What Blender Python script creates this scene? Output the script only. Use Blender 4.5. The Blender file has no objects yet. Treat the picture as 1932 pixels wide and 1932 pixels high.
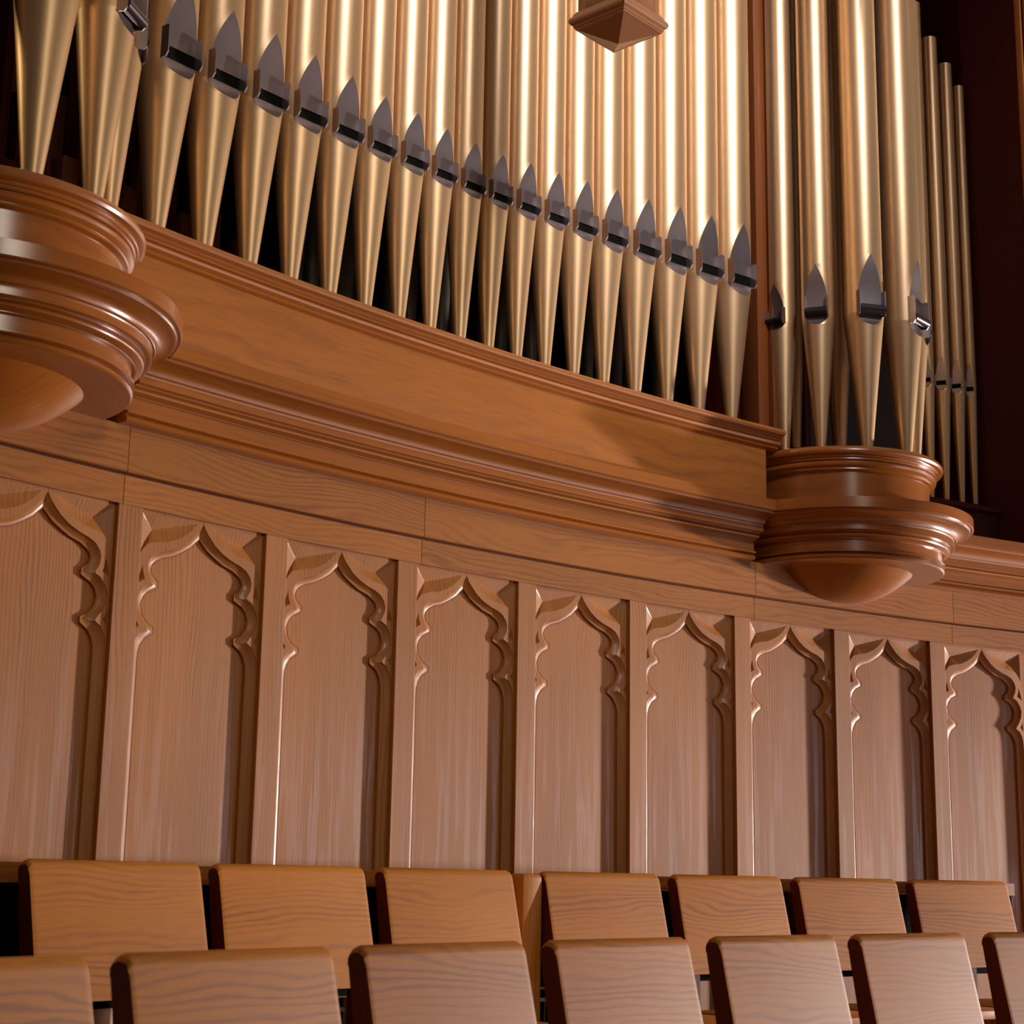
import bpy, bmesh, math, random
from mathutils import Vector, Matrix
random.seed(7)
S = bpy.context.scene
COL = S.collection
rad = math.radians

# ------------------------------------------------------------------ camera
Z0 = 1.45                                     # eye height above the floor
f_px, pit, rol = 3191.8, rad(12.343), rad(0.9685)
cam_d = bpy.data.cameras.new('camera'); cam = bpy.data.objects.new('camera', cam_d); COL.objects.link(cam)
Rx = Vector((1, 0, 0)); Up = Vector((0, -math.sin(pit), math.cos(pit))); Fw = Vector((0, math.cos(pit), math.sin(pit)))
X = math.cos(rol)*Rx + math.sin(rol)*Up; Y = -math.sin(rol)*Rx + math.cos(rol)*Up
cam.matrix_world = Matrix(((X.x, Y.x, -Fw.x, 0), (X.y, Y.y, -Fw.y, 0), (X.z, Y.z, -Fw.z, Z0), (0, 0, 0, 1)))
cam_d.sensor_width = 36; cam_d.lens = f_px/1932*36
cam_d.clip_start = .05; cam_d.clip_end = 100
cam_d.dof.use_dof = True; cam_d.dof.focus_distance = 5.8; cam_d.dof.aperture_fstop = 9
S.camera = cam

# ------------------------------------------------------------------ light
S.view_settings.view_transform = 'Standard'; S.view_settings.look = 'None'
S.view_settings.gamma = 1; S.view_settings.use_curve_mapping = False
S.view_settings.exposure = .07
w = bpy.data.worlds.new('hall_light'); S.world = w; w.use_nodes = True
bg = w.node_tree.nodes['Background']; bg.inputs[0].default_value = (.66, .50, .44, 1); bg.inputs[1].default_value = .095

def area(name, loc, target, size, power, col, sy=None):
    d = bpy.data.lights.new(name, 'AREA'); d.energy = power; d.color = col
    d.shape = 'RECTANGLE'; d.size = size; d.size_y = sy or size
    o = bpy.data.objects.new(name, d); COL.objects.link(o); o.location = loc
    v = Vector(target)-Vector(loc); o.rotation_euler = v.to_track_quat('-Z', 'Y').to_euler(); return o
tgt = (0.2, 5.8, Z0+1.4)
def dirloc(az, el, dist, base=tgt):
    return (base[0]+dist*math.cos(rad(az))*math.cos(rad(el)), base[1]+dist*math.sin(rad(az))*math.cos(rad(el)), base[2]+dist*math.sin(rad(el)))
def spot(name, loc, target, power, col, cone, blend, radius):
    d = bpy.data.lights.new(name, 'SPOT'); d.energy = power; d.color = col; d.spot_size = rad(cone); d.spot_blend = blend; d.shadow_soft_size = radius
    o = bpy.data.objects.new(name, d); COL.objects.link(o); o.location = loc
    v = Vector(target)-Vector(loc); o.rotation_euler = v.to_track_quat('-Z', 'Y').to_euler(); return o
area('low_lamp_right', (9.7, 9.25, Z0+.05), (0.2, 5.8, Z0+1.0), .34, 1020, (1, .86, .80))
pt_ = (.2, 5.9, Z0+3.35)
spot('pipe_spot_right', dirloc(-66, 27, 7.5, pt_), pt_, 2900, (.95, .90, 1), 27, .7, .8)
ft_ = (-.45, 5.0, Z0+.9)
spot('front_fill_right', dirloc(-62, 22, 7.0, ft_), ft_, 330, (1, .86, .70), 40, .9, .8)  # warm frontal fill added for the lower woodwork
area('stage_lamp_left', dirloc(-164, 27, 5.0), tgt, .7, 95, (1, .74, .40), 1.6)
area('tall_window', (9.0, 4.3, Z0+.35), (0, 5.6, Z0+.6), 3.4, 38, (.90, .84, 1), 1.4)

# ------------------------------------------------------------------ materials
def mat(name):
    m = bpy.data.materials.new(name); m.use_nodes = True
    nt = m.node_tree; b = nt.nodes['Principled BSDF']; return m, nt, b
def wood(name, base, dark, fine=1.0, rings=9.0, ringamt=.7, rough=.36, sheen=0.0, coat=.25, across=1.0, streak=0.0):
    """oak / mahogany: U of the uv map runs with the grain (metres), V across it"""
    m, nt, b = mat(name); N = nt.nodes; L = nt.links
    uv = N.new('ShaderNodeUVMap'); uv.uv_map = 'UVMap'
    oi = N.new('ShaderNodeObjectInfo')
    rnd = N.new('ShaderNodeMath'); rnd.operation = 'MULTIPLY'; rnd.inputs[1].default_value = 37.0; L.new(oi.outputs['Random'], rnd.inputs[0])
    comb = N.new('ShaderNodeCombineXYZ'); L.new(rnd.outputs[0], comb.inputs[0]); L.new(rnd.outputs[0], comb.inputs[1])
    add = N.new('ShaderNodeVectorMath'); add.operation = 'ADD'; L.new(uv.outputs[0], add.inputs[0]); L.new(comb.outputs[0], add.inputs[1])
    def mp(sx, sy):
        q = N.new('ShaderNodeMapping'); q.inputs['Scale'].default_value = (sx, sy, 1); L.new(add.outputs[0], q.inputs[0]); return q
    def noise(sx, sy, detail=2.0, scale=1.0, rough_=.5):
        q = mp(sx, sy); n = N.new('ShaderNodeTexNoise'); n.inputs['Scale'].default_value = scale
        n.inputs['Detail'].default_value = detail; n.inputs['Roughness'].default_value = rough_; L.new(q.outputs[0], n.inputs['Vector']); return n.outputs[0]
    def math_(op, a, bb=None, clamp=False):
        n = N.new('ShaderNodeMath'); n.operation = op; n.use_clamp = clamp
        for i, v in enumerate((a, bb)):
            if v is None: continue
            if isinstance(v, (int, float)): n.inputs[i].default_value = v
            else: L.new(v, n.inputs[i])
        return n.outputs[0]
    big = noise(1.3, 5.5*across, 2.0)                       # cathedral field
    small = noise(7.0, 60*across, 3.0)
    sep = N.new('ShaderNodeSeparateXYZ'); L.new(add.outputs[0], sep.inputs[0])
    ph = math_('ADD', math_('MULTIPLY', big, rings*14), math_('MULTIPLY', small, 5.0))
    ph = math_('ADD', ph, math_('MULTIPLY', sep.outputs[1], 330*across*fine))
    gt = noise(1.0, 9*across, 2.0); gr = N.new('ShaderNodeMapRange'); gr.inputs[1].default_value = .38; gr.inputs[2].default_value = .62; gr.inputs[3].default_value = .10; L.new(gt, gr.inputs[0]); gate = gr.outputs[0]
    s = math_('SINE', ph)
    s = math_('MULTIPLY_ADD', s, .5) ; N[s.node.name].inputs[2].default_value = .5
    s = math_('POWER', s, 2.4); s = math_('MULTIPLY', s, gate)
    pores = noise(14*fine, 620*fine, 2.0)
    pr = N.new('ShaderNodeMapRange'); pr.inputs[1].default_value = .50; pr.inputs[2].default_value = .68; L.new(pores, pr.inputs[0])
    tone = noise(.8, 2.2, 2.0)
    fac = math_('MULTIPLY', s, ringamt)
    brk = math_('MULTIPLY', pr.outputs[0], .42)
    fac = math_('ADD', fac, brk, True)
    mix = N.new('ShaderNodeMix'); mix.data_type = 'RGBA'; mix.inputs[6].default_value = (*base, 1); mix.inputs[7].default_value = (*dark, 1)
    L.new(fac, mix.inputs[0])
    hs = N.new('ShaderNodeHueSaturation'); L.new(mix.outputs[2], hs.inputs['Color'])
    tv = N.new('ShaderNodeMapRange'); tv.inputs[1].default_value = .25; tv.inputs[2].default_value = .75; tv.inputs[3].default_value = .84; tv.inputs[4].default_value = 1.16
    L.new(tone, tv.inputs[0])
    rv = N.new('ShaderNodeMapRange'); rv.inputs[3].default_value = .93; rv.inputs[4].default_value = 1.07; L.new(oi.outputs['Random'], rv.inputs[0])
    L.new(math_('MULTIPLY', tv.outputs[0], rv.outputs[0]), hs.inputs['Value'])
    L.new(hs.outputs[0], b.inputs['Base Color'])
    rr = N.new('ShaderNodeMapRange'); rr.inputs[3].default_value = rough; rr.inputs[4].default_value = rough+sheen; L.new(fac, rr.inputs[0])
    L.new(rr.outputs[0], b.inputs['Roughness'])
    b.inputs['Coat Weight'].default_value = coat; b.inputs['Coat Roughness'].default_value = .24
    if streak:
        st = noise(1.6, 34, 3.0); sr = N.new('ShaderNodeMapRange'); sr.inputs[1].default_value = .50; sr.inputs[2].default_value = .58; L.new(st, sr.inputs[0])
        sm2 = math_('MULTIPLY', math_('MULTIPLY', sr.outputs[0], math_('ADD', pr.outputs[0], .35, True)), streak, True); L.new(sm2, b.inputs['Coat Weight'])
    bp = N.new('ShaderNodeBump'); bp.inputs['Strength'].default_value = .12; bp.inputs['Distance'].default_value = .0006; bp.invert = True
    L.new(fac, bp.inputs['Height']); L.new(bp.outputs[0], b.inputs['Normal'])
    return m
M_panel = wood('oak_panel', (.42, .160, .030), (.24, .090, .030), 1.5, 3.0, .62, .50, -.16, .06, 1.0, 1.0)
M_frieze = wood('oak_rail', (.42, .152, .022), (.235, .084, .026), 1.1, 5.0, .68, .40, -.05, .12)
M_mould = wood('oak_moulding', (.40, .130, .016), (.265, .086, .021), .8, 2.0, .45, .32, .0, .30)
M_fascia = wood('mahogany_fascia', (.42, .140, .015), (.20, .062, .016), .5, 1.6, .45, .42, .0, .10, .5)
M_corbel = wood('polished_corbel_wood', (.36, .110, .013), (.22, .064, .015), .6, 1.6, .45, .24, .0, .55, .6)
M_seat = wood('oak_seat_board', (.53, .195, .020), (.30, .105, .026), 1.15, 4.2, .85, .50, .0, .06)
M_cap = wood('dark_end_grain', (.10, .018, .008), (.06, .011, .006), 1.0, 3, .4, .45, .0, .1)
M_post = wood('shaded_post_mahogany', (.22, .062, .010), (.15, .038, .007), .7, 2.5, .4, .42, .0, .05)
M_red = wood('shaded_red_mahogany', (.055, .005, .002), (.034, .003, .0015), .7, 2.5, .4, .5, .0, .0)  # red mahogany deepened, with the shade on the case in its colour
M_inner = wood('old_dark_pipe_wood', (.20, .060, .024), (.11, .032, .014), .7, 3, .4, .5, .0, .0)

for mm_, v_ in ((M_red, .15), (M_inner, .2), (M_cap, .2), (M_seat, .26), (M_panel, .42), (M_frieze, .4)): mm_.node_tree.nodes['Principled BSDF'].inputs['Specular IOR Level'].default_value = v_
def plain(name, col, rough, metal=0.0, noise_amt=.0, scale=30, bump=0.0, coat=0.0):
    m, nt, b = mat(name); N = nt.nodes; L = nt.links
    b.inputs['Roughness'].default_value = rough; b.inputs['Metallic'].default_value = metal; b.inputs['Coat Weight'].default_value = coat; b.inputs['Coat Roughness'].default_value = .32
    tc = N.new('ShaderNodeTexCoord'); n = N.new('ShaderNodeTexNoise'); n.inputs['Scale'].default_value = scale; n.inputs['Detail'].default_value = 3
    L.new(tc.outputs['Object'], n.inputs['Vector'])
    r = N.new('ShaderNodeMapRange'); r.inputs[3].default_value = 1-noise_amt; r.inputs[4].default_value = 1+noise_amt; L.new(n.outputs[0], r.inputs[0])
    h = N.new('ShaderNodeHueSaturation'); h.inputs['Color'].default_value = (*col, 1); L.new(r.outputs[0], h.inputs['Value']); L.new(h.outputs[0], b.inputs['Base Color'])
    if bump:
        n2 = N.new('ShaderNodeTexNoise'); n2.inputs['Scale'].default_value = 900; L.new(tc.outputs['Object'], n2.inputs['Vector'])
        bp = N.new('ShaderNodeBump'); bp.inputs['Strength'].default_value = bump; bp.inputs['Distance'].default_value = .0004; L.new(n2.outputs[0], bp.inputs['Height']); L.new(bp.outputs[0], b.inputs['Normal'])
    return m
M_gold = plain('satin_gold_paint', (.61, .40, .20), .42, .80, .05, 6, .25, .45)
M_tin = plain('burnished_tin', (.40, .34, .33), .34, .9, .22, 11)
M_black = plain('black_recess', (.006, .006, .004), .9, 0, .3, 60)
M_beard = plain('dark_zinc_rod', (.035, .03, .034), .32, .5, .1, 20)
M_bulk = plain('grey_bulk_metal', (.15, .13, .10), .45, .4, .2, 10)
M_dark = plain('black_chamber_shade', (.006, .0025, .002), .9, 0, .2, 4)  # darkness of the unlit chamber put into the base colour
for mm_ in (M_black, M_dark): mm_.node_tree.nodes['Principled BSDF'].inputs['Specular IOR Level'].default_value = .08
M_bounce = plain('pale_bounce_floor', (.50, .44, .42), .9, 0, .1, 60)  # unseen floor made pale to bounce light up onto the carving
M_floor = wood('floor_boards', (.22, .085, .03), (.13, .05, .02), 1, 4, .5, .4, .05, .1)
M_plaster = plain('cream_plaster', (.55, .48, .38), .8, 0, .04, 5)
M_vent = plain('white_enamel', (.25, .25, .26), .4, 0, .03, 5)
M_pend = wood('pendant_walnut', (.36, .155, .06), (.25, .10, .04), 1, 3, .4, .42, .05, .2)

# ------------------------------------------------------------------ mesh helpers
class MB:
    def __init__(s): s.v = []; s.f = []; s.uv = []
    def vert(s, p): s.v.append(tuple(p)); return len(s.v)-1
    def face(s, idx, uvs): s.f.append(tuple(idx)); s.uv.append([tuple(u) for u in uvs])
    def quadp(s, pts, uvs): s.face([s.vert(p) for p in pts], uvs)
    def grid(s, P, UV, wrap=False):
        """P[i][j] points, UV same; faces between rows"""
        n = len(P); m = len(P[0]); ids = [[s.vert(p) for p in row] for row in P]
        for i in range(n-1):
            for j in range(m-1):
                s.face((ids[i][j], ids[i+1][j], ids[i+1][j+1], ids[i][j+1]), (UV[i][j], UV[i+1][j], UV[i+1][j+1], UV[i][j+1]))
    def box(s, c, ax, h, grain=0, bev=0.0):
        """oriented box: centre, three unit axes, half sizes; uv runs with axis 'grain'"""
        c = Vector(c); ax = [Vector(a) for a in ax]
        for k in range(3):
            i, j = [q for q in range(3) if q != k]
            for sg in (-1, 1):
                ctr = c + ax[k]*h[k]*sg; pts = []; uvs = []
                for a, b_ in ((-1, -1), (1, -1), (1, 1), (-1, 1)):
                    pts.append(ctr + ax[i]*h[i]*a + ax[j]*h[j]*b_)
                    q = {i: h[i]*a, j: h[j]*b_}
                    if grain in q:
                        o_ = j if i == grain else i; uvs.append((q[grain], q[o_]+k*.37+sg*.1))
                    else: uvs.append((q[i]*.2, q[j]+.9))
                flip = (ax[i].cross(ax[j]).dot(ax[k])*sg) < 0
                if flip: pts.reverse(); uvs.reverse()
                s.quadp(pts, uvs)
    def build(s, name, material, parent=None, smooth=35, origin=None, weld=True, bevel=0.0):
        me = bpy.data.meshes.new(name); o0 = Vector(origin) if origin is not None else Vector((0, 0, 0))
        me.from_pydata([tuple(Vector(p)-o0) for p in s.v], [], s.f)
        ul = me.uv_layers.new(name='UVMap'); k = 0
        for fu in s.uv:
            for u in fu: ul.data[k].uv = u; k += 1
        if weld or bevel:
            bm = bmesh.new(); bm.from_mesh(me); bmesh.ops.remove_doubles(bm, verts=bm.verts, dist=1e-5)
            bmesh.ops.dissolve_degenerate(bm, dist=1e-6, edges=bm.edges)
            if bevel:
                ed = [e for e in bm.edges if len(e.link_faces) == 2 and e.calc_face_angle(0) > .6]
                bmesh.ops.bevel(bm, geom=ed, offset=bevel, segments=2, affect='EDGES', profile=.5)
            bmesh.ops.recalc_face_normals(bm, faces=bm.faces) if weld else None
            bm.to_mesh(me); bm.free()
        me.materials.append(material)
        if smooth is not None:
            me.shade_smooth(); me.set_sharp_from_angle(angle=rad(smooth))
        ob = bpy.data.objects.new(name, me); COL.objects.link(ob)
        if origin is not None and parent is None: ob.location = o0
        if parent is not None:
            ob.parent = parent
            if origin is None: ob.location = -parent_world(parent)
        return ob
def parent_world(p):
    v = Vector(p.location); q = p.parent
    while q is not None: v += q.location; q = q.parent
    return v
def empty(name, loc, rz=0):
    o = bpy.data.objects.new(name, None); COL.objects.link(o); o.location = loc; o.rotation_euler = (0, 0, rz); o.empty_display_size = .1; return o
def tag(o, label=None, cat=None, group=None, kind=None):
    if label: o['label'] = label
    if cat: o['category'] = cat
    if group: o['group'] = group
    if kind: o['kind'] = kind
    return o
def struct(o): o['kind'] = 'structure'; return o

# ------------------------------------------------------------------ the curved wall
CX, CY, RW = 7.3636, -2.5494, 11.0131        # plan circle of the panelled wall
def pol(ang, off, z):
    a = rad(ang); r = RW-off; return Vector((CX+r*math.cos(a), CY+r*math.sin(a), z+Z0))
def nrm(ang): a = rad(ang); return Vector((-math.cos(a), -math.sin(a), 0))      # into the room
def tan(ang): a = rad(ang); return Vector((math.sin(a), -math.cos(a), 0))       # rightwards in view
def sweep(mb, prof, a0, a1, n, closed=True, caps=True, of=None, vofs=0.0):
    """prof = [(off,z)...] swept along the wall arc from a0 down to a1"""
    pr = list(prof)+([prof[0]] if closed else [])
    P = []; UV = []
    for k in range(n+1):
        a = a0+(a1-a0)*k/n; sh = of(a) if of else 0.0; row = []; ur = []; acc = vofs
        for i, (o, z) in enumerate(pr):
            if i: acc += math.hypot(o-pr[i-1][0], z-pr[i-1][1])
            row.append(pol(a, o+sh, z)); ur.append((-rad(a)*RW, acc))
        P.append(row); UV.append(ur)
    mb.grid(P, UV)
    if caps:
        for k in (0, n):
            pts = P[k][:-1] if closed else P[k]
            mb.quadp(pts, [(p.z*.3, q[0]) for p, q in zip(pts, pr)])
def arc(cx, cz, rr, a0, a1, n=6):
    return [(cx+rr*math.cos(rad(a0+(a1-a0)*k/n)), cz+rr*math.sin(rad(a0+(a1-a0)*k/n))) for k in range(n+1)]

floor = MB(); floor.box((2, 2, -.05), ((1, 0, 0), (0, 1, 0), (0, 0, 1)), (12, 11, .05)); fl = floor.build('floor', M_bounce); struct(fl)
ce = MB(); ce.box((2, 2, 9.85), ((1, 0, 0), (0, 1, 0), (0, 0, 1)), (12, 11, .05)); struct(ce.build('ceiling', M_plaster))
t1 = MB(); sweep(t1, [(.0, -Z0), (.0, -.85), (1.08, -.85), (1.08, -Z0)], 150, 112, 40); struct(t1.build('trim_1', M_floor))
t2 = MB(); sweep(t2, [(1.085, -Z0), (1.085, -.96), (2.4, -.96), (2.4, -Z0)], 155, 116, 40); struct(t2.build('trim_2', M_floor))

wall = empty('wall_back', pol(131, 0, -Z0)); struct(wall)
PITCH = 2.75; A0 = 140.03
core = MB(); sweep(core, [(-.045, -Z0), (-.16, -Z0), (-.16, 1.40), (-.045, 1.40)], 147, 112, 70); core.build('wall_core', M_panel, wall)
joints = [147.0, 139.96, 134.02, 125.74, 120.1, 113.0]
for a, b in zip(joints[:-1], joints[1:]):
    g = .006
    m = MB(); sweep(m, [(-.045, .998), (0, .998), (0, 1.078), (-.045, 1.078)], a-g, b+g, 24); m.build('top_rail', M_frieze, wall)
    m = MB(); sweep(m, [(-.045, 1.0855), (.008, 1.0855), (.011, 1.088), (.011, 1.216), (-.045, 1.216)], a-g, b+g, 24); m.build('frieze_board', M_frieze, wall)
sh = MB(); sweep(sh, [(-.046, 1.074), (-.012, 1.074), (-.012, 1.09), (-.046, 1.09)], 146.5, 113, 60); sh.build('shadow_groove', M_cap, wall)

# one panel opening: width .444, local x = rightwards, y = -into wall, z up from z=0 eye level
HB = -.50                                     # lower end of the panels
def lv(x, d, z): return Vector((x, d, z))     # d: depth behind the stile face
Fr = [(0, .9885), (.004, .9835), (.0105, .972), (.0223, .958), (.0449, .935), (.0735, .915), (.1081, .8995), (.1427, .889), (.1652, .8775), (.1804, .8605), (.1863, .842), (.1829, .822), (.170, .799),
      (.190, .7865), (.207, .764), (.2145, .743), (.210, .7155), (.1965, .692), (.1796, .6705), (.199, .655), (.211, .636), (.2165, .615), (.2180, .59)]
In = [(0, .9500), (.0012, .9470), (.003, .9435), (.010, .9375), (.0296, .9185), (.0579, .9015), (.0894, .8855), (.125, .875), (.1475, .862), (.1585, .851), (.1625, .838), (.1575, .8225), (.136, .8045),
      (.1675, .773), (.1825, .758), (.1905, .735), (.184, .708), (.166, .688), (.1425, .676), (.169, .643), (.183, .622), (.1895, .600), (.1905, .575)]
# cusp tips get a small blunt end
def path(pts, blunt):
    out = []
    for k, p in enumerate(pts):
        out.append(p)
        if k == 12: out.append((p[0]+(.0005 if blunt else 0), p[1]-(.0165 if blunt else .003)))
        if k == 18: out.append((p[0]+(.0005 if blunt else 0), p[1]-(.0165 if blunt else .003)))
    return out+[(pts[-1][0], HB)]
FP = path(Fr, False); IP = path(In, True)
def half_profile():
    """rows across the moulding from front edge F (depth d0) to inner edge I (depth d1) and down to the panel"""
    rows = []
    d0, d1, dp = .012, .028, .0385
    for (fx, fz), (ix, iz) in zip(FP, IP):
        r = [(fx, d0, fz)]
        for t in (.0, .28, .55, .8, 1.0):
            # scooped cove
            r.append((fx+(ix-fx)*(t*.94+.0), d0+.0025+(d1-d0-.0025)*(math.sin(t*math.pi/2)), fz+(iz-fz)*(t*.94)))
        r.append((ix, d1-.001, iz)); r.append((ix, dp, iz)); rows.append(r)
    return rows
HPW = .222
def tracery():
    mb = MB(); rows = half_profile()
    for sx in (1, -1):
        P = [[lv(sx*x, d, z) for x, d, z in r] for r in rows]
        UV = []; acc = 0
        for i, r in enumerate(rows):
            if i: acc += math.hypot(r[0][0]-rows[i-1][0][0], r[0][2]-rows[i-1][0][2])
            UV.append([(acc, j*.006+sx*.3) for j in range(len(r))])
        mb.grid(P, UV)
    # front face with sunk spandrels and mouchettes
    bm = bmesh.new(); TOP = .998
    def loop(pts, d=.012):
        vs = [bm.verts.new((x, d, z)) for x, z in pts]; return [bm.edges.new((vs[i], vs[(i+1) % len(vs)])) for i in range(len(vs))], vs
    edges = []
    for sx in (1, -1):
        outer = [(sx*.0006, TOP)]+[(sx*HPW, TOP), (sx*HPW, HB)]+[(sx*max(x, .0006), z) for x, z in reversed(FP)]
        e, _ = loop(outer); edges += e
    holes = []
    for sx in (1, -1):
        sp = [(.020, .989), (.212, .989), (.2165, .985), (.2165, .925), (.2165, .868), (.208, .884), (.190, .9045), (.160, .9135), (.125, .919), (.090, .932), (.060, .949), (.038, .968)]
        holes.append(([(sx*x, z) for x, z in sp], (sx*.166, .949), .019))
        holes.append(([(sx*x, z) for x, z in [(.203, .842), (.2085, .826), (.2175, .800), (.2175, .789), (.206, .797), (.193, .8035), (.1995, .822)]], (sx*.2055, .808), .014))
        holes.append(([(sx*x, z) for x, z in [(.2188, .700), (.2188, .668), (.2188, .655), (.212, .665), (.203, .673), (.212, .684)]], (sx*.214, .677), .010))
    for pts, c, d in holes: edges += loop(pts)[0]
    bmesh.ops.triangle_fill(bm, use_beauty=True, edges=edges, normal=(0, -1, 0))
    for f in bm.faces:
        ps = [v.co.copy() for v in f.verts]
        if f.normal.y > 0: ps.reverse()
        mb.quadp(ps, [(p.z, p.x) for p in ps])
    bm.free()
    sp = MB()
    for pts, c, d in holes:
        for i in range(len(pts)):
            a, b = pts[i], pts[(i+1) % len(pts)]
            P = [lv(a[0], .012, a[1]), lv(b[0], .012, b[1]), lv(c[0], .012+d, c[1])]
            nn = (P[1]-P[0]).cross(P[2]-P[0])
            if nn.y > 0: P = [P[1], P[0], P[2]]
            sp.quadp(P, [(p.z, p.x) for p in P])
    # outer edge back to the wall
    for sx in (1, -1):
        mb.quadp([lv(sx*HPW, .012, HB), lv(sx*HPW, .012, TOP), lv(sx*HPW, .04, TOP), lv(sx*HPW, .04, HB)], [(0, 0), (1.5, 0), (1.5, .03), (0, .03)])
    return mb, sp
tm, spn = tracery(); q0 = spn.build('carving', M_panel, None, smooth=None, weld=False); cmesh = q0.data; bpy.data.objects.remove(q0); t0 = tm.build('tracery', M_panel, None, smooth=28, weld=True)
tmesh = t0.data; bpy.data.objects.remove(t0)
pm = MB(); pm.quadp([lv(-.22, .0375, HB), lv(.22, .0375, HB), lv(.22, .0375, .997), lv(-.22, .0375, .997)], [(0, 0), (0, .44), (1.5, .44), (1.5, 0)])
p0 = pm.build('panel', M_panel, None, weld=False); pmesh = p0.data; bpy.data.objects.remove(p0)
sm_ = MB(); sm_.box((0, .0225, (.998+HB-.1)/2), ((1, 0, 0), (0, 1, 0), (0, 0, 1)), (.0415, .0225, (.998-HB+.1)/2), 2); s0 = sm_.build('stile', M_panel, None, smooth=None, bevel=.002); stmesh = s0.data; bpy.data.objects.remove(s0)
# mid-seam in the tracery head is a hair gap built above (two halves)
def place(name, me, ang, off, parent):
    o = bpy.data.objects.new(name, me); COL.objects.link(o); o.parent = parent
    p = pol(ang, off, 0); w_ = parent_world(parent); o.location = p-w_
    t = tan(ang); o.rotation_euler = (0, 0, math.atan2(t.y, t.x)); return o
sag = RW-RW*math.cos(rad((PITCH-.44)/2))
for k in range(-2, 8):
    a_st = A0-PITCH*k                       # left edge of stile k
    place('stile', stmesh, a_st-.22, 0, wall)
    if k < 7 or True:
        ac = a_st-.44-(PITCH-.44)/2
        pn = place('panel', pmesh, ac, -sag*.0, wall)
        tr = bpy.data.objects.new('tracery', tmesh); COL.objects.link(tr); tr.parent = pn
        tr = bpy.data.objects.new('carving', cmesh); COL.objects.link(tr); tr.parent = pn
# base rail and floor grille at the foot of the wall
m = MB(); sweep(m, [(-.045, -.62), (.004, -.62), (.004, -.50), (-.045, -.50)], 147, 113, 50); m.build('bottom_rail', M_frieze, wall)
m = MB(); sweep(m, [(-.02, -.85), (.012, -.85), (.012, -.62), (-.02, -.62)], 147, 113, 50); m.build('base_board', M_frieze, wall)

# ------------------------------------------------------------------ cornice
CORN = [(.172, 1.4265), (.180, 1.4235), (.180, 1.3845), (.176, 1.382), (.166, 1.382), (.166, 1.379), (.163, 1.3745), (.157, 1.3725), (.154, 1.3725)]
CORN += [(.154-.046*math.sin(rad(t)), 1.3725-.028*(1-math.cos(rad(t)))) for t in (12, 28, 45, 60, 74, 90)]
CORN += [(.106, 1.3425), (.099, 1.3425), (.097, 1.339), (.097, 1.334), (.099, 1.3325), (.099, 1.316), (.096, 1.3145), (.082, 1.3145), (.082, 1.310), (.078, 1.309)]
CORN += [(.060+.018*math.cos(rad(t)), 1.300+.009*math.sin(rad(t))) for t in (50, 25, 0, -25, -50, -80)]
CORN += [(.060, 1.2895), (.056, 1.2885), (.056, 1.2855), (.045, 1.2855), (.045, 1.2455), (.057, 1.2455), (.057, 1.239)]
CORN += [(.030+.024*math.cos(rad(t)), 1.217+.021*math.sin(rad(t))) for t in (65, 45, 25, 8)] + [(.051, 1.2165), (.047, 1.2135)]
corn = empty('trim_3', pol(131, .1, 1.21)); struct(corn)
def cornice_piece(a, b, n):
    segs = [('fillet', 0, 4), ('cove', 4, 16), ('fascia_band', 16, 23), ('bead', 23, 35), ('band', 35, 36), ('bed_moulding', 36, len(CORN)-1)]
    for nm, i0, i1 in segs:
        i1 = min(i1, len(CORN)-1); m = MB(); pr = CORN[i0:i1+1]
        pr2 = [(-.05, pr[0][1])]+pr+[(-.05, pr[-1][1])]
        sweep(m, pr2, a, b, n); m.build(nm, M_mould, corn, smooth=30)
CRA, CLA = 123.35, 142.65
cornice_piece(140.2, 125.95, 48)
cornice_piece(121.3, 113.2, 26)
cornice_piece(147.2, 145.1, 8)

# ------------------------------------------------------------------ round corbels
def revolve(mb, cx, cy, prof, a0, a1, n, us=.45):
    P = []; UV = []
    for k in range(n+1):
        a = rad(a0+(a1-a0)*k/n); row = []; ur = []; acc = 0
        for i, (r, z) in enumerate(prof):
            if i: acc += math.hypot(r-prof[i-1][0], z-prof[i-1][1])
            row.append((cx+r*math.cos(a), cy+r*math.sin(a), z+Z0)); ur.append((a*us, acc))
        P.append(row); UV.append(ur)
    mb.grid(P, UV)
NOSE = [(0, .0), (.045, .0), (.054, -.004), (.059, -.011), (.060, -.018), (.056, -.025), (.049, -.028), (.040, -.029), (.041, -.034), (.038, -.037), (.032, -.038), (.033, -.043), (.030, -.046), (.022, -.047),
        (.028, -.050), (.031, -.056), (.029, -.063), (.022, -.068), (.016, -.071), (.017, -.075), (.014, -.078), (.006, -.080), (.0, -.083)]
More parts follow.
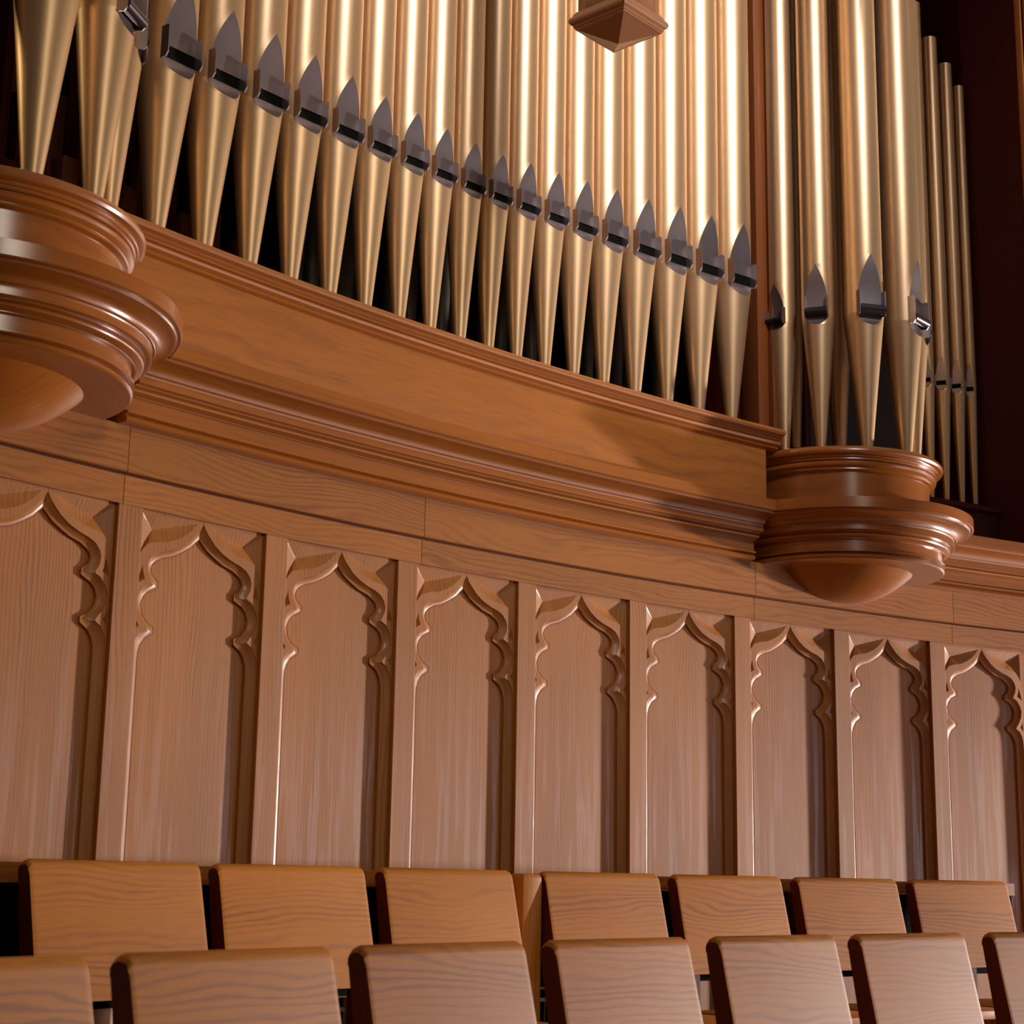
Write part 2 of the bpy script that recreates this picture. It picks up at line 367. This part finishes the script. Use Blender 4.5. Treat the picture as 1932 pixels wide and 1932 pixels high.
def corbel(name, ang, label):
    c = pol(ang, -.03, 0); ax = math.degrees(math.atan2(*(nrm(ang).yx)))
    root = empty('corbel', (c.x, c.y, Z0+1.08)); tag(root, label, 'corbel', None)
    a0, a1, n = ax-93, ax+93, 72
    def part(nm, prof, mt=M_corbel, sm=30):
        m = MB(); revolve(m, c.x, c.y, prof, a0, a1, n); return m.build(nm, mt, root, smooth=sm)
    rr = lambda o: .383+.93*o
    part('drum_moulding', [(.0, 1.65)]+[(.385+x*.95, 1.65+z*1.12) for x, z in NOSE])
    part('drum', [(.385, 1.56), (.385, 1.42)])
    segs = [('ledge', [(.385, 1.4265), (rr(.172), 1.4265)]+[(rr(o), z) for o, z in CORN[1:5]]), ('cove', None), ('fascia_band', None), ('bead', None), ('band', None), ('bed_moulding', None)]
    idx = [(0, 4), (4, 16), (16, 23), (23, 35), (35, 36), (36, len(CORN)-1)]
    for (nm, pr), (i0, i1) in zip(segs, idx):
        part(nm, pr or [(rr(o), z) for o, z in CORN[i0:i1+1]])
    part('underside', [(rr(.047), 1.2135), (.308, 1.2145)])
    m = MB(); dome = [(.308*q/14, 1.2145-.112*(1-(q/14)**2.5)) for q in range(14, -1, -1)]
    # dome: planar grain seen from below (disc of solid timber)
    P = []; UV = []
    for k in range(n+1):
        a = rad(a0+(a1-a0)*k/n); row = []; ur = []
        for r, z in dome:
            row.append((c.x+r*math.cos(a), c.y+r*math.sin(a), z+Z0)); ur.append((r*math.cos(a)*.8, r*math.sin(a)*.8))
        P.append(row); UV.append(ur)
    m.grid(P, UV); m.build('dome', M_mould, root)
    return root, c, ax
rootR, cR, axR = corbel('corbel', CRA, 'round moulded wooden corbel right of the curved shelf, carrying an open cluster of pipes')
rootL, cL, axL = corbel('corbel', CLA, 'large round moulded wooden corbel cut off by the left edge of the picture')

# ------------------------------------------------------------------ organ case
case = empty('organ_case', pol(133, .1, 1.42)); tag(case, 'curved wooden organ case with a plain fascia board and moulded pipe shelf above the cornice', 'organ case')
fo = lambda a: .174-(140.2-a)/14.4*.078
m = MB(); sweep(m, [(-.02, 1.42), (0, 1.42), (0, 1.65), (-.02, 1.65)], 141.0, 125.84, 60, of=fo); m.build('fascia_board', M_fascia, case)
m = MB(); sweep(m, [(-.14, 1.7205)]+[(x*.97, 1.7205+z*.93) for x, z in NOSE]+[(-.14, 1.644)], 141.2, 125.55, 72, of=fo); m.build('shelf_moulding', M_mould, case, smooth=30)
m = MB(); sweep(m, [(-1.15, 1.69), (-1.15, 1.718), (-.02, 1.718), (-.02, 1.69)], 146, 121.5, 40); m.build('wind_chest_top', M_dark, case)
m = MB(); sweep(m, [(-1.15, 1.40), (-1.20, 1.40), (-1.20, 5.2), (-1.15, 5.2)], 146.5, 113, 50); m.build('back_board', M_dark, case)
m = MB(); sweep(m, [(-1.2, 5.2), (-1.2, 5.25), (.2, 5.25), (.2, 5.2)], 147, 113, 50); m.build('unseen_case_cover', M_red, case)  # unseen cover added to keep light out of the pipe chamber
def radial(name, ang, o0, o1, z0, z1, th, mt):
    m = MB(); c = pol(ang, (o0+o1)/2, (z0+z1)/2); m.box(c, (nrm(ang), tan(ang), (0, 0, 1)), (abs(o1-o0)/2, th/2, (z1-z0)/2), 2); return m.build(name, mt, case, bevel=.003)
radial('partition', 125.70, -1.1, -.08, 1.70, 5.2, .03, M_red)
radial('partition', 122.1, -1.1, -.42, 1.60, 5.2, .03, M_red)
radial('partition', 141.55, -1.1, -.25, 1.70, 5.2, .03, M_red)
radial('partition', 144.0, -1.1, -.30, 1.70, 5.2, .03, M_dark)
# corner post between the curved flat and the round tower
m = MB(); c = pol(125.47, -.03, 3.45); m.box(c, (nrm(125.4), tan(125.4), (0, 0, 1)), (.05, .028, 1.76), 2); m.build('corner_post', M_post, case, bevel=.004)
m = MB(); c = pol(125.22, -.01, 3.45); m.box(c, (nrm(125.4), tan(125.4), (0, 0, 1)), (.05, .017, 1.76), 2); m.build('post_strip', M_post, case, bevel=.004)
# low shelf of the shaded bay beyond the tower
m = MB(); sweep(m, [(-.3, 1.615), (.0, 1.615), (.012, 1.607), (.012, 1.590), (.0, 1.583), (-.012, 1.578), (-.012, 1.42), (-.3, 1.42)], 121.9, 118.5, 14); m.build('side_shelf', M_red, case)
# tall end panel at the right
A_, B_ = Vector((2.040, 7.19, 0)), Vector((2.245, 7.055, 0)); tdir = Vector((math.cos(rad(27)), math.sin(rad(27)), 0))
pts = [A_, B_, B_+tdir*.9, B_+tdir*.9+Vector((-.2, .4, 0)), A_+Vector((-.15, .35, 0))]
m = MB(); z0, z1 = Z0+1.42, Z0+5.2
for i in range(len(pts)):
    a, b = pts[i], pts[(i+1) % len(pts)]; L_ = (b-a).length
    m.quadp([(a.x, a.y, z0), (b.x, b.y, z0), (b.x, b.y, z1), (a.x, a.y, z1)], [(0, i*.5), (0, i*.5+L_), (3.8, i*.5+L_), (3.8, i*.5)])
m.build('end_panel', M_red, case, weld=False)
m = MB()
for off_, r_ in ((.03, .018), (.075, .010)):
    cc = B_+tdir*off_
    P = [[(cc.x+r_*math.cos(rad(t)), cc.y+r_*math.sin(rad(t)), zz) for zz in (z0, z1)] for t in range(0, 361, 30)]
    UV = [[(0, t*.001), (3.8, t*.001)] for t in range(0, 361, 30)]; m.grid(P, UV)
m.build('corner_bead', M_fascia, case)

# ------------------------------------------------------------------ organ pipes
def pipe_parts(r, hf, H, Lt, beard=False, rt=None, wf=.70):
    """local frame: mouth faces +x, foot tip at z 0. hf = seam height (mouth bottom), Lt = lip bottom to apex"""
    rt = rt or max(.018, r*.27)
    hl = hf-.17*Lt; hs = hf+.135*Lt; ha = hl+Lt; w0 = wf*r
    def rz(z): return rt+(r-rt)*min(1, z/hf)
    def w(z):
        if z <= hl or z >= ha: return 0.0
        if z < hf:
            t = (hf-z)/(hf-hl); return w0*math.sqrt(max(0, 1-t*t))
        if z <= hs: return w0
        t = (z-hs)/(ha-hs); return w0*(1-t**2.3)
    zs = [0, hf*.3, hf*.6]
    zs += [hl+(hf-hl)*q for q in (-.05, .0, .03, .1, .2, .35, .55, .78, 1.0)]
    lo = len(zs)-1
    zs += [hs]; hi = len(zs)-1
    zs += [hs+(ha-hs)*q for q in (.08, .17, .27, .38, .5, .62, .73, .83, .91, .97, 1.0, 1.02)]
    zs += [ha+.3*(H-ha), H]
    MC, NC = 8, 26
    rows = []; uvs = []
    for z in zs:
        R_ = rz(z); ww = min(w(z), R_*.97); th = math.asin(ww/R_) if ww > 0 else 0; row = []
        a = math.sqrt(R_*R_-ww*ww)-(.0016 if ww > 0 else 0)
        for j in range(MC+1):
            s_ = -1+2*j/MC
            row.append((a, ww*s_, z) if ww > 0 else (R_, 0, z))
        for j in range(1, NC+1):
            t = th+(2*math.pi-2*th)*j/NC; row.append((R_*math.cos(t), R_*math.sin(t), z))
        rows.append(row)
    body = MB(); foot = MB(); up = MB(); low = MB()
    for i in range(len(zs)-1):
        zc = (zs[i]+zs[i+1])/2
        for j in range(MC+NC):
            lip = j < MC
            tgt_ = body if zc > hf else foot
            if lip:
                if hf < zc < hs: continue
                if hs < zc < ha: tgt_ = up
                elif hl < zc < hf: tgt_ = low
            q = [rows[i][j], rows[i][j+1], rows[i+1][j+1], rows[i+1][j]]
            if (Vector(q[0])-Vector(q[1])).length < 1e-6 and (Vector(q[2])-Vector(q[3])).length < 1e-6: continue
            tgt_.quadp(q, [(0, 0)]*4)
    # top rim: wall thickness so the open top reads as a tube
    n = 24
    P = [[(r*k*math.cos(2*math.pi*t/n), r*k*math.sin(2*math.pi*t/n), zz) for k, zz in ((1, H), (.94, H), (.94, H-.25))] for t in range(n+1)]
    body.grid(P, [[(0, 0)]*3]*(n+1))
    out = [('pipe_body', body, M_gold), ('pipe_foot', foot, M_gold), ('upper_lip', up, M_tin), ('lower_lip', low, M_tin)]
    a = math.sqrt(r*r-w0*w0)
    mo = MB(); mo.box((a-.009, 0, (hf+hs)/2), ((1, 0, 0), (0, 1, 0), (0, 0, 1)), (.004, w0*.99, (hs-hf)/2+.004)); out.append(('mouth_shade_plate', mo, M_black))  # black plate standing for the dark inside of the mouth
    for sg in (-1, 1):
        e = MB(); d = (.36 if beard else .34)*r; zl, zh = hf-(.05 if beard else .035)*Lt, hs+.17*Lt; c_ = .22*d
        th = .0022
        prof = [(a-.012, zl+.004), (a+d-c_*1.6, zl), (a+d, zl+c_*2), (a+d, zh-c_), (a+d-c_, zh), (a-.004, zh)]
        yy = sg*(w0+.001)
        for y in (yy-th, yy+th): e.quadp([(x, y, z) for x, z in prof], [(0, 0)]*6)
        for i in range(6):
            (x0, q0), (x1, q1) = prof[i], prof[(i+1) % 6]
            e.quadp([(x0, yy-th, q0), (x1, yy-th, q1), (x1, yy+th, q1), (x0, yy+th, q0)], [(0, 0)]*4)
        out.append(('ear', e, M_tin))
    if beard:
        b_ = MB(); rr_ = .23*r; n = 16; yl = w0+.001; cx, cz = a+rr_*.95, hf+.01
        P = [[(cx+k*rr_*math.cos(2*math.pi*t/n), y, cz+k*rr_*math.sin(2*math.pi*t/n)) for k, y in ((.01, -yl), (1, -yl), (1, yl), (.01, yl))] for t in range(n+1)]
        b_.grid(P, [[(0, 0)]*4]*(n+1)); out.append(('mouth_roller', b_, M_beard))
    return out
def pipe(x, y, z, r, az, zf, apex, H, label, group, beard=False, wf=.70, rt=None):
    """zf: height of lower lip bottom, apex: height of lip point (eye level heights)"""
    root = empty('organ_pipe', (x, y, z+Z0), rad(az)); tag(root, label, 'organ pipe', group)
    Lt = apex-zf; hf = zf+.17*Lt-z
    for nm, mb, mt in pipe_parts(r, hf, H-z, Lt, beard, rt, wf):
        o = mb.build(nm, mt, None, smooth=32, weld=True); o.parent = root; o.location = (0, 0, 0)
    return root
ORD = ['first', 'second', 'third', 'fourth', 'fifth', 'sixth', 'seventh', 'eighth', 'ninth', 'tenth', 'eleventh', 'twelfth', 'thirteenth', 'fourteenth', 'fifteenth', 'sixteenth', 'seventeenth', 'eighteenth']
MAIN = [(140.10, .0870, 2.205, 2.490), (139.20, .0850, 2.210, 2.482), (138.31, .0818, 2.216, 2.479), (137.47, .0788, 2.219, 2.473), (136.65, .0762, 2.225, 2.465), (135.88, .0718, 2.229, 2.450), (135.13, .0698, 2.229, 2.445),
        (134.42, .0655, 2.230, 2.438), (133.73, .0650, 2.231, 2.431), (133.06, .0628, 2.230, 2.431), (132.38, .0650, 2.228, 2.440), (131.68, .0664, 2.227, 2.443), (130.96, .0700, 2.224, 2.452), (130.20, .0735, 2.217, 2.460),
        (129.38, .0795, 2.212, 2.465), (128.53, .0795, 2.212, 2.480), (127.68, .0828, 2.210, 2.487), (126.79, .0855, 2.205, 2.495)]
for i, (a, r, zl, za) in enumerate(MAIN):
    p = pol(a, .095, 0); nn = nrm(a)
    if i == 0: lab = 'wide gold organ pipe rising behind the left corbel, first on the curved shelf'
    elif i == 9: lab = 'slimmest gold organ pipe at the middle of the curved shelf, tenth from its left end'
    elif i == 17: lab = 'gold organ pipe at the right end of the curved shelf, beside the corner post'
    elif i < 9: lab = '%s gold organ pipe from the left end of the curved shelf' % ORD[i]
    else: lab = '%s gold organ pipe from the right end of the curved shelf' % ORD[17-i]
    pipe(p.x, p.y, 1.7195, r*.985, math.degrees(math.atan2(nn.y, nn.x)), zl, za, 4.35+.9*abs(a-133)/7, lab, 'gilded front pipes on the curved shelf')
def tower(c, ax, th, r, zl, za, H, lab, group, rt_=.335, beard=True, z=1.651):
    a = rad(ax+th); pipe(c.x+rt_*math.cos(a), c.y+rt_*math.sin(a), z, r, ax+th, zl, za, H, lab, group, beard, .66)
TR = 'gilded pipes on the right corbel'; TL = 'gilded pipes on the left corbel'
tower(cR, axR, -76, .0560, 2.152, 2.345, 4.6, 'slender gold organ pipe with a black mouth roller, leftmost on the right corbel', TR)
tower(cR, axR, -50.3, .0652, 2.150, 2.398, 4.8, 'gold organ pipe second from left on the right corbel, with a wide black roller', TR)
tower(cR, axR, -19.5, .0795, 2.147, 2.438, 5.0, 'broad gold organ pipe at the front of the right corbel, third from its left', TR)
tower(cR, axR, 16.5, .0830, 2.146, 2.470, 5.0, 'broad gold organ pipe on the right corbel, its roller jutting out to the right', TR)
tower(cR, axR, 44, .0690, 2.150, 2.430, 4.8, 'gold pipe on the right corbel, mostly hidden behind the broad one', TR)
tower(cR, axR, 73, .0560, 2.152, 2.345, 4.3, 'slender gold organ pipe at the far right edge of the right corbel', TR)
tower(cR, axR, 128, .0500, 2.152, 2.33, 4.2, 'shaded gold pipe at the back of the right corbel, seen between two broad ones', TR, .30, False)
tower(cR, axR, 165, .0400, 2.152, 2.33, 4.2, 'thinnest shaded gold pipe at the back of the right corbel', TR, .30, False)
tower(cL, axL, -12, .0860, 2.150, 2.470, 5.0, 'broad gold organ pipe at the upper left edge, standing on the left corbel', TL)
tower(cL, axL, 24, .0800, 2.150, 2.440, 5.0, 'broad gold organ pipe second on the left corbel, dark roller cut by the top edge', TL)
tower(cL, axL, 51, .0660, 2.150, 2.398, 4.8, 'gold organ pipe on the left corbel with a pale ear and dark roller', TL)
tower(cL, axL, -48, .0650, 2.150, 2.398, 4.8, 'gold organ pipe at the far left of the left corbel, out past the picture edge', TL)
for a, r, zt, k in ((120.25, .030, 3.93, 'leftmost'), (119.80, .0345, 3.78, 'second from left'), (119.34, .032, 3.675, 'third from left'), (118.94, .026, 3.585, 'rightmost')):
    p = pol(a, -.06, 0)
    pipe(p.x, p.y, 1.616, r, -112, 2.11, 2.26, zt, '%s of the four thin shaded gold pipes with stepped tops' % k, 'thin shaded pipes in the bay beyond the right corbel', False, .66, .012)

# pipes standing in the dark chamber behind
def wooden_pipe(a, off, w_, d_, z0, z1, lab):
    c = pol(a, off, z0); root = empty('wooden_pipe', c); tag(root, lab, 'organ pipe', 'square wooden pipes in the dark chamber')
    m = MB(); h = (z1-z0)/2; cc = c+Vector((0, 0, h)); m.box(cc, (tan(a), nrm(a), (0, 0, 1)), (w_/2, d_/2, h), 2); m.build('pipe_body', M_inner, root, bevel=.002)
    m = MB(); m.box(c+Vector((0, 0, .20))+nrm(a)*(d_/2+.005), (tan(a), nrm(a), (0, 0, 1)), (w_*.42, .005, .06), 2); m.build('mouth_cap', M_fascia, root, bevel=.001)
for row, (off, z1) in enumerate(((-.42, 2.05), (-.62, 2.35), (-.82, 2.75))):
    for i in range(9):
        a = 141.0-i*.56+row*.2
        w_ = .062-.002*i
        wooden_pipe(a, off, w_, .06, 1.7185, z1+.02*((i*7+row*3) % 5), 'dark square wooden pipe in the %s row of the chamber behind the left gold pipes' % ['front', 'middle', 'back'][row])
def metal_rank(a, off, r, z1, lab):
    c = pol(a, off, 1.7185); root = empty('dark_metal_pipe', c); tag(root, lab, 'organ pipe', 'dull grey metal pipes in the dark chamber')
    n = 14; m = MB()
    P = [[(c.x+q*math.cos(2*math.pi*t/n), c.y+q*math.sin(2*math.pi*t/n), c.z+zz) for q, zz in ((r, .36), (r, z1-1.72))] for t in range(n+1)]
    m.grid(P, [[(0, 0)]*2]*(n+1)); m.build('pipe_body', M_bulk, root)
    m = MB(); P = [[(c.x+q*math.cos(2*math.pi*t/n), c.y+q*math.sin(2*math.pi*t/n), c.z+zz) for q, zz in ((r*.45, 0), (r, .36))] for t in range(n+1)]
    m.grid(P, [[(0, 0)]*2]*(n+1)); m.build('pipe_foot', M_bulk, root)
for i in range(17):
    metal_rank(135.4-i*.56, -.40-.05*(i % 2), .040-.0006*i, 3.1-.03*i, 'dull grey metal pipe standing in the dark chamber behind the middle and right gold pipes')

# ------------------------------------------------------------------ hanging pendant
pc = Vector((.2915, 4.593, 0)); pd = empty('pendant', (pc.x, pc.y, Z0+2.428)); tag(pd, 'square brown wooden pendant with moulded collar and shallow pyramid tip, hanging at top centre', 'pendant')
def sq(mb, prof, vs=0):
    P = []; UV = []
    for k in range(5):
        a = rad(90*k+3); row = []; ur = []; acc = vs
        for i, (b, z) in enumerate(prof):
            if i: acc += math.hypot(b-prof[i-1][0], z-prof[i-1][1])
            row.append((pc.x+b*math.cos(a), pc.y+b*math.sin(a), z+Z0)); ur.append((k*.2, acc))
        P.append(row); UV.append(ur)
    mb.grid(P, UV)
m = MB(); sq(m, [(.0005, 2.428), (.1235, 2.4665)]); m.build('pyramid_tip', M_pend, pd, smooth=None)
m = MB(); sq(m, [(.1235, 2.4665), (.129, 2.4665), (.130, 2.472), (.134, 2.473), (.136, 2.480), (.146, 2.484), (.150, 2.490), (.150, 2.496), (.146, 2.503), (.139, 2.507), (.134, 2.516), (.126, 2.524), (.120, 2.526), (.115, 2.526)]); m.build('collar', M_pend, pd, smooth=None)
m = MB(); sq(m, [(.115, 2.52), (.115, 8.3)], .5); m.build('shaft', M_pend, pd, smooth=None)
for k in range(4):
    a = rad(90*k+3+45); nd = Vector((math.cos(a), math.sin(a), 0)); td = Vector((-nd.y, nd.x, 0)); hw = .120*math.cos(rad(45))
    base = pc+nd*(.115*math.cos(rad(45))+.0015)
    for sg in (-1, 1):
        m = MB(); m.box(base+td*sg*(hw-.014)+Vector((0, 0, Z0+3.94)), (td, nd, (0, 0, 1)), (.014, .0035, 1.415), 2); m.build('face_stile', M_pend, pd, bevel=.001)
    m = MB(); m.box(base+Vector((0, 0, Z0+2.547)), (td, nd, (0, 0, 1)), (hw-.028, .0035, .020), 0); m.build('face_rail', M_pend, pd, bevel=.001)

# ------------------------------------------------------------------ choir seats
REC = math.tan(rad(12.0))
def seat_meshes(wd, H, leg):
    out = []
    # cap: rounded top roll; board below; x along the row, y forward, z down from top
    def prism(prof, x0, x1, cr, cs=0.0):
        mb = MB(); n = len(prof)
        cx = [x0, x0+cr*.3, x0+cr, x1-cr, x1-cr*.3, x1]; dz = [cr, cr*.3, 0, 0, cr*.3, cr] if cr else [0]*6
        P = []; UV = []
        top = max(z for _, z in prof)
        for x, d in zip(cx, dz):
            row = []; ur = []; acc = 0
            for i in range(n+1):
                y, z = prof[i % n]
                if i: acc += math.hypot(y-prof[i-1][0], z-prof[i-1][1])
                zz = z-d*max(0, 1-(top-z)/.03) if cr else z
                row.append((x, y, zz)); ur.append((x, acc))
            P.append(row); UV.append(ur)
        mb.grid(P, UV)
        for k, sg in ((0, 1), (-1, -1)):
            pts = P[k][:-1]; mb.quadp(pts if sg > 0 else pts[::-1], [(p[2]*.5, p[1]) for p in pts])
        return mb
    t = .036
    cap = [(-t, -.034), (-t, -.018)]+[(-t/2+t/2*math.cos(rad(q)), -.018+.018*math.sin(rad(q))) for q in (155, 130, 105, 90, 75, 50, 25)]+[(0, -.018), (.034*REC, -.034)]
    y1 = H*REC
    board = [(y1-.056, -H), (-t+.003, -.036)]+cap[:-1]+[(y1, -H)]
    out.append(('backrest', prism(board, 0, wd, .012), M_seat))
    # dark left ends
    e = MB(); e.quadp([(-.0006, -t+.002, -.0345), (-.0006, .0345*REC-.001, -.0345), (-.0006, y1-.001, -H), (-.0006, y1-.056, -H)], [(0, 0), (0, .03), (.3, .05), (.3, 0)])
    pts = [(-.0006, y, z-(.012*max(0, 1-(-z)/.03))) for y, z in cap]; e.quadp(pts, [(p[2], p[1]) for p in pts])
    out.append(('end_grain', e, M_cap))
    s = MB(); s.box((wd/2, .27, -.42), ((1, 0, 0), (0, 1, 0), (0, 0, 1)), (wd/2, .215, .013), 0); out.append(('seat_board', s, M_seat))
    for x in (.04, wd-.04):
        l = MB(); l.box((x, .20, (-.433-leg)/2), ((1, 0, 0), (0, 1, 0), (0, 0, 1)), (.018, .16, (leg-.433)/2), 2); out.append(('leg', l, M_seat))
        l = MB(); l.box((x, .028, (-H+.02-.42)/2), ((1, 0, 0), (0, 1, 0), (0, 0, 1)), (.018, .018, (.42-H+.04)/2), 2); out.append(('back_bracket', l, M_cap))
    return out
def seat_row(spots, off, z, wd, H, leg, labels, group):
    first = None
    for (al, ar), lab in zip(spots, labels):
        p = pol(al, off, z); p2 = pol(ar, off, z); d = p2-p; rz = math.atan2(d.y, d.x)
        root = empty('choir_seat', (p.x, p.y, p.z), 0); tag(root, lab, 'seat', group)
        root.rotation_euler = (0, 0, rz)
        if first is None:
            kids = []
            for nm, mb, mt in seat_meshes(wd, H, leg):
                # forward must be into the room: row runs left to right, so mirror y
                mb.v = [(x, -y, zz) for x, y, zz in mb.v]
                o = mb.build(nm, mt, None, smooth=40, weld=True, bevel=.0015 if nm in ('seat_board', 'leg') else 0); o.parent = root; o.location = (0, 0, 0); kids.append(o)
            first = kids
        else:
            for o in first:
                c = o.copy(); COL.objects.link(c); c.parent = root
B = [(143.19, 140.50), (140.21, 137.58), (137.15, 134.62), (133.76, 131.10), (130.68, 127.98), (127.57, 124.90), (124.45, 121.85)]
seat_row(B, .53, .033, .490, .300, .883,
         ['leftmost wooden seat back in the upper row, against the panelling', 'wooden seat back second from left in the upper row', 'wooden seat back of the upper row just left of the upright post',
          'wooden seat back of the upper row just right of the upright post', 'wooden seat back of the upper row, third from its right end', 'wooden seat back of the upper row, second from its right end',
          'pale wooden seat back at the right end of the upper row'], 'wooden choir seats in the upper row')
F = [(150.70, 147.92), (147.46, 144.68), (144.20, 141.40), (140.86, 138.05), (137.41, 134.50), (134.02, 131.10), (130.46, 127.6)]
seat_row(F, 1.644, -.108, .455, .36, .852,
         ['wooden seat back cut off by the lower left corner of the lower row', 'wooden seat back of the lower row, second from left, largest in view', 'wooden seat back of the lower row, third from left',
          'wooden seat back of the lower row, fourth from left', 'wooden seat back of the lower row, third from its right end', 'wooden seat back of the lower row, second from its right end',
          'wooden seat back cut off by the lower right edge of the lower row'], 'wooden choir seats in the lower row')
# rail behind the upper row, in two lengths, and the post between
for a, b, lab in ((147, 134.50, 'left length of the low wooden rail behind the upper seats, up to the post'), (133.4, 121.0, 'right length of the low wooden rail behind the upper seats, beyond the post')):
    m = MB(); o_ = pol((a+b)/2, .44, .0); sweep(m, [(.405, -.018), (.405, .026), (.435, .026), (.435, -.018)], a, b, 24); q = m.build('seat_rail', M_frieze, None, origin=o_)
    tag(q, lab, 'rail', 'rails behind the upper seats')
    m = MB(); sweep(m, [(.408, -.30), (.408, -.0185), (.418, -.0185), (.418, -.30)], a, b, 24); dk = m.build('dark_backing', M_black, None, origin=o_); dk.parent = q; dk.location = (0, 0, 0)  # black sheet standing for shade in the gap below the rail
    # its own feet
    n = 5
    for k in range(n):
        aa = a+(b-a)*(k+.5)/n; mm = MB(); cc = pol(aa, .42, (-.018-.85)/2); mm.box(cc-o_, (tan(aa), nrm(aa), (0, 0, 1)), (.014, .012, (.85-.018)/2), 2)
        f_ = mm.build('rail_foot', M_cap, None); f_.parent = q; f_.location = (0, 0, 0)
pp = pol(134.03, .50, -.85); post = MB(); prof = []
hz = .875; hw = .0375; hd = .030
P = []; UV = []
sec = [(-hw, -hd), (hw, -hd), (hw, hd), (-hw, hd), (-hw, -hd)]
for zz, sc in ((0, 1), (hz-.012, 1), (hz-.006, .94), (hz-.001, .82), (hz, .5), (hz, .01)):
    P.append([pp+tan(134.03)*x*sc+nrm(134.03)*y*sc+Vector((0, 0, zz)) for x, y in sec]); UV.append([(zz, k*.08) for k in range(5)])
post.grid(P, UV); pq = post.build('bench_post', M_seat, None, origin=pp, bevel=.002); tag(pq, 'upright wooden post with rounded top between the third and fourth upper seats', 'post')
# floor grilles seen through the gap under the seats
def grille(a, wdt, lab):
    c = pol(a, .03, -.62); root = empty('wall_grille', c); tag(root, lab, 'vent', 'low grilles at the foot of the panelling')
    t_, n_ = tan(a), nrm(a); hh = .28
    m = MB(); m.box(c+Vector((0, 0, hh/2)), (t_, n_, (0, 0, 1)), (wdt/2, .012, hh/2), 2); m.build('dark_backing', M_black, root)
    for zz in (.006, hh-.03):
        m = MB(); m.box(c+n_*.016+Vector((0, 0, zz)), (t_, n_, (0, 0, 1)), (wdt/2, .005, .006), 0); m.build('frame_bar', M_vent, root)
    nb = int(wdt/.022)
    for k in range(nb+1):
        m = MB(); m.box(c+n_*.015+t_*(-wdt/2+k*wdt/nb)+Vector((0, 0, hh/2-.01)), (t_, n_, (0, 0, 1)), (.0013, .002, hh/2-.02), 2); m.build('grille_bar', M_vent, root)
grille(137.0, .56, 'dark wall grille with thin white bars low behind the second and third upper seats')
grille(133.6, .50, 'dark wall grille low behind the upright bench post')
grille(129.6, .80, 'dark wall grille low behind the fifth upper seat')
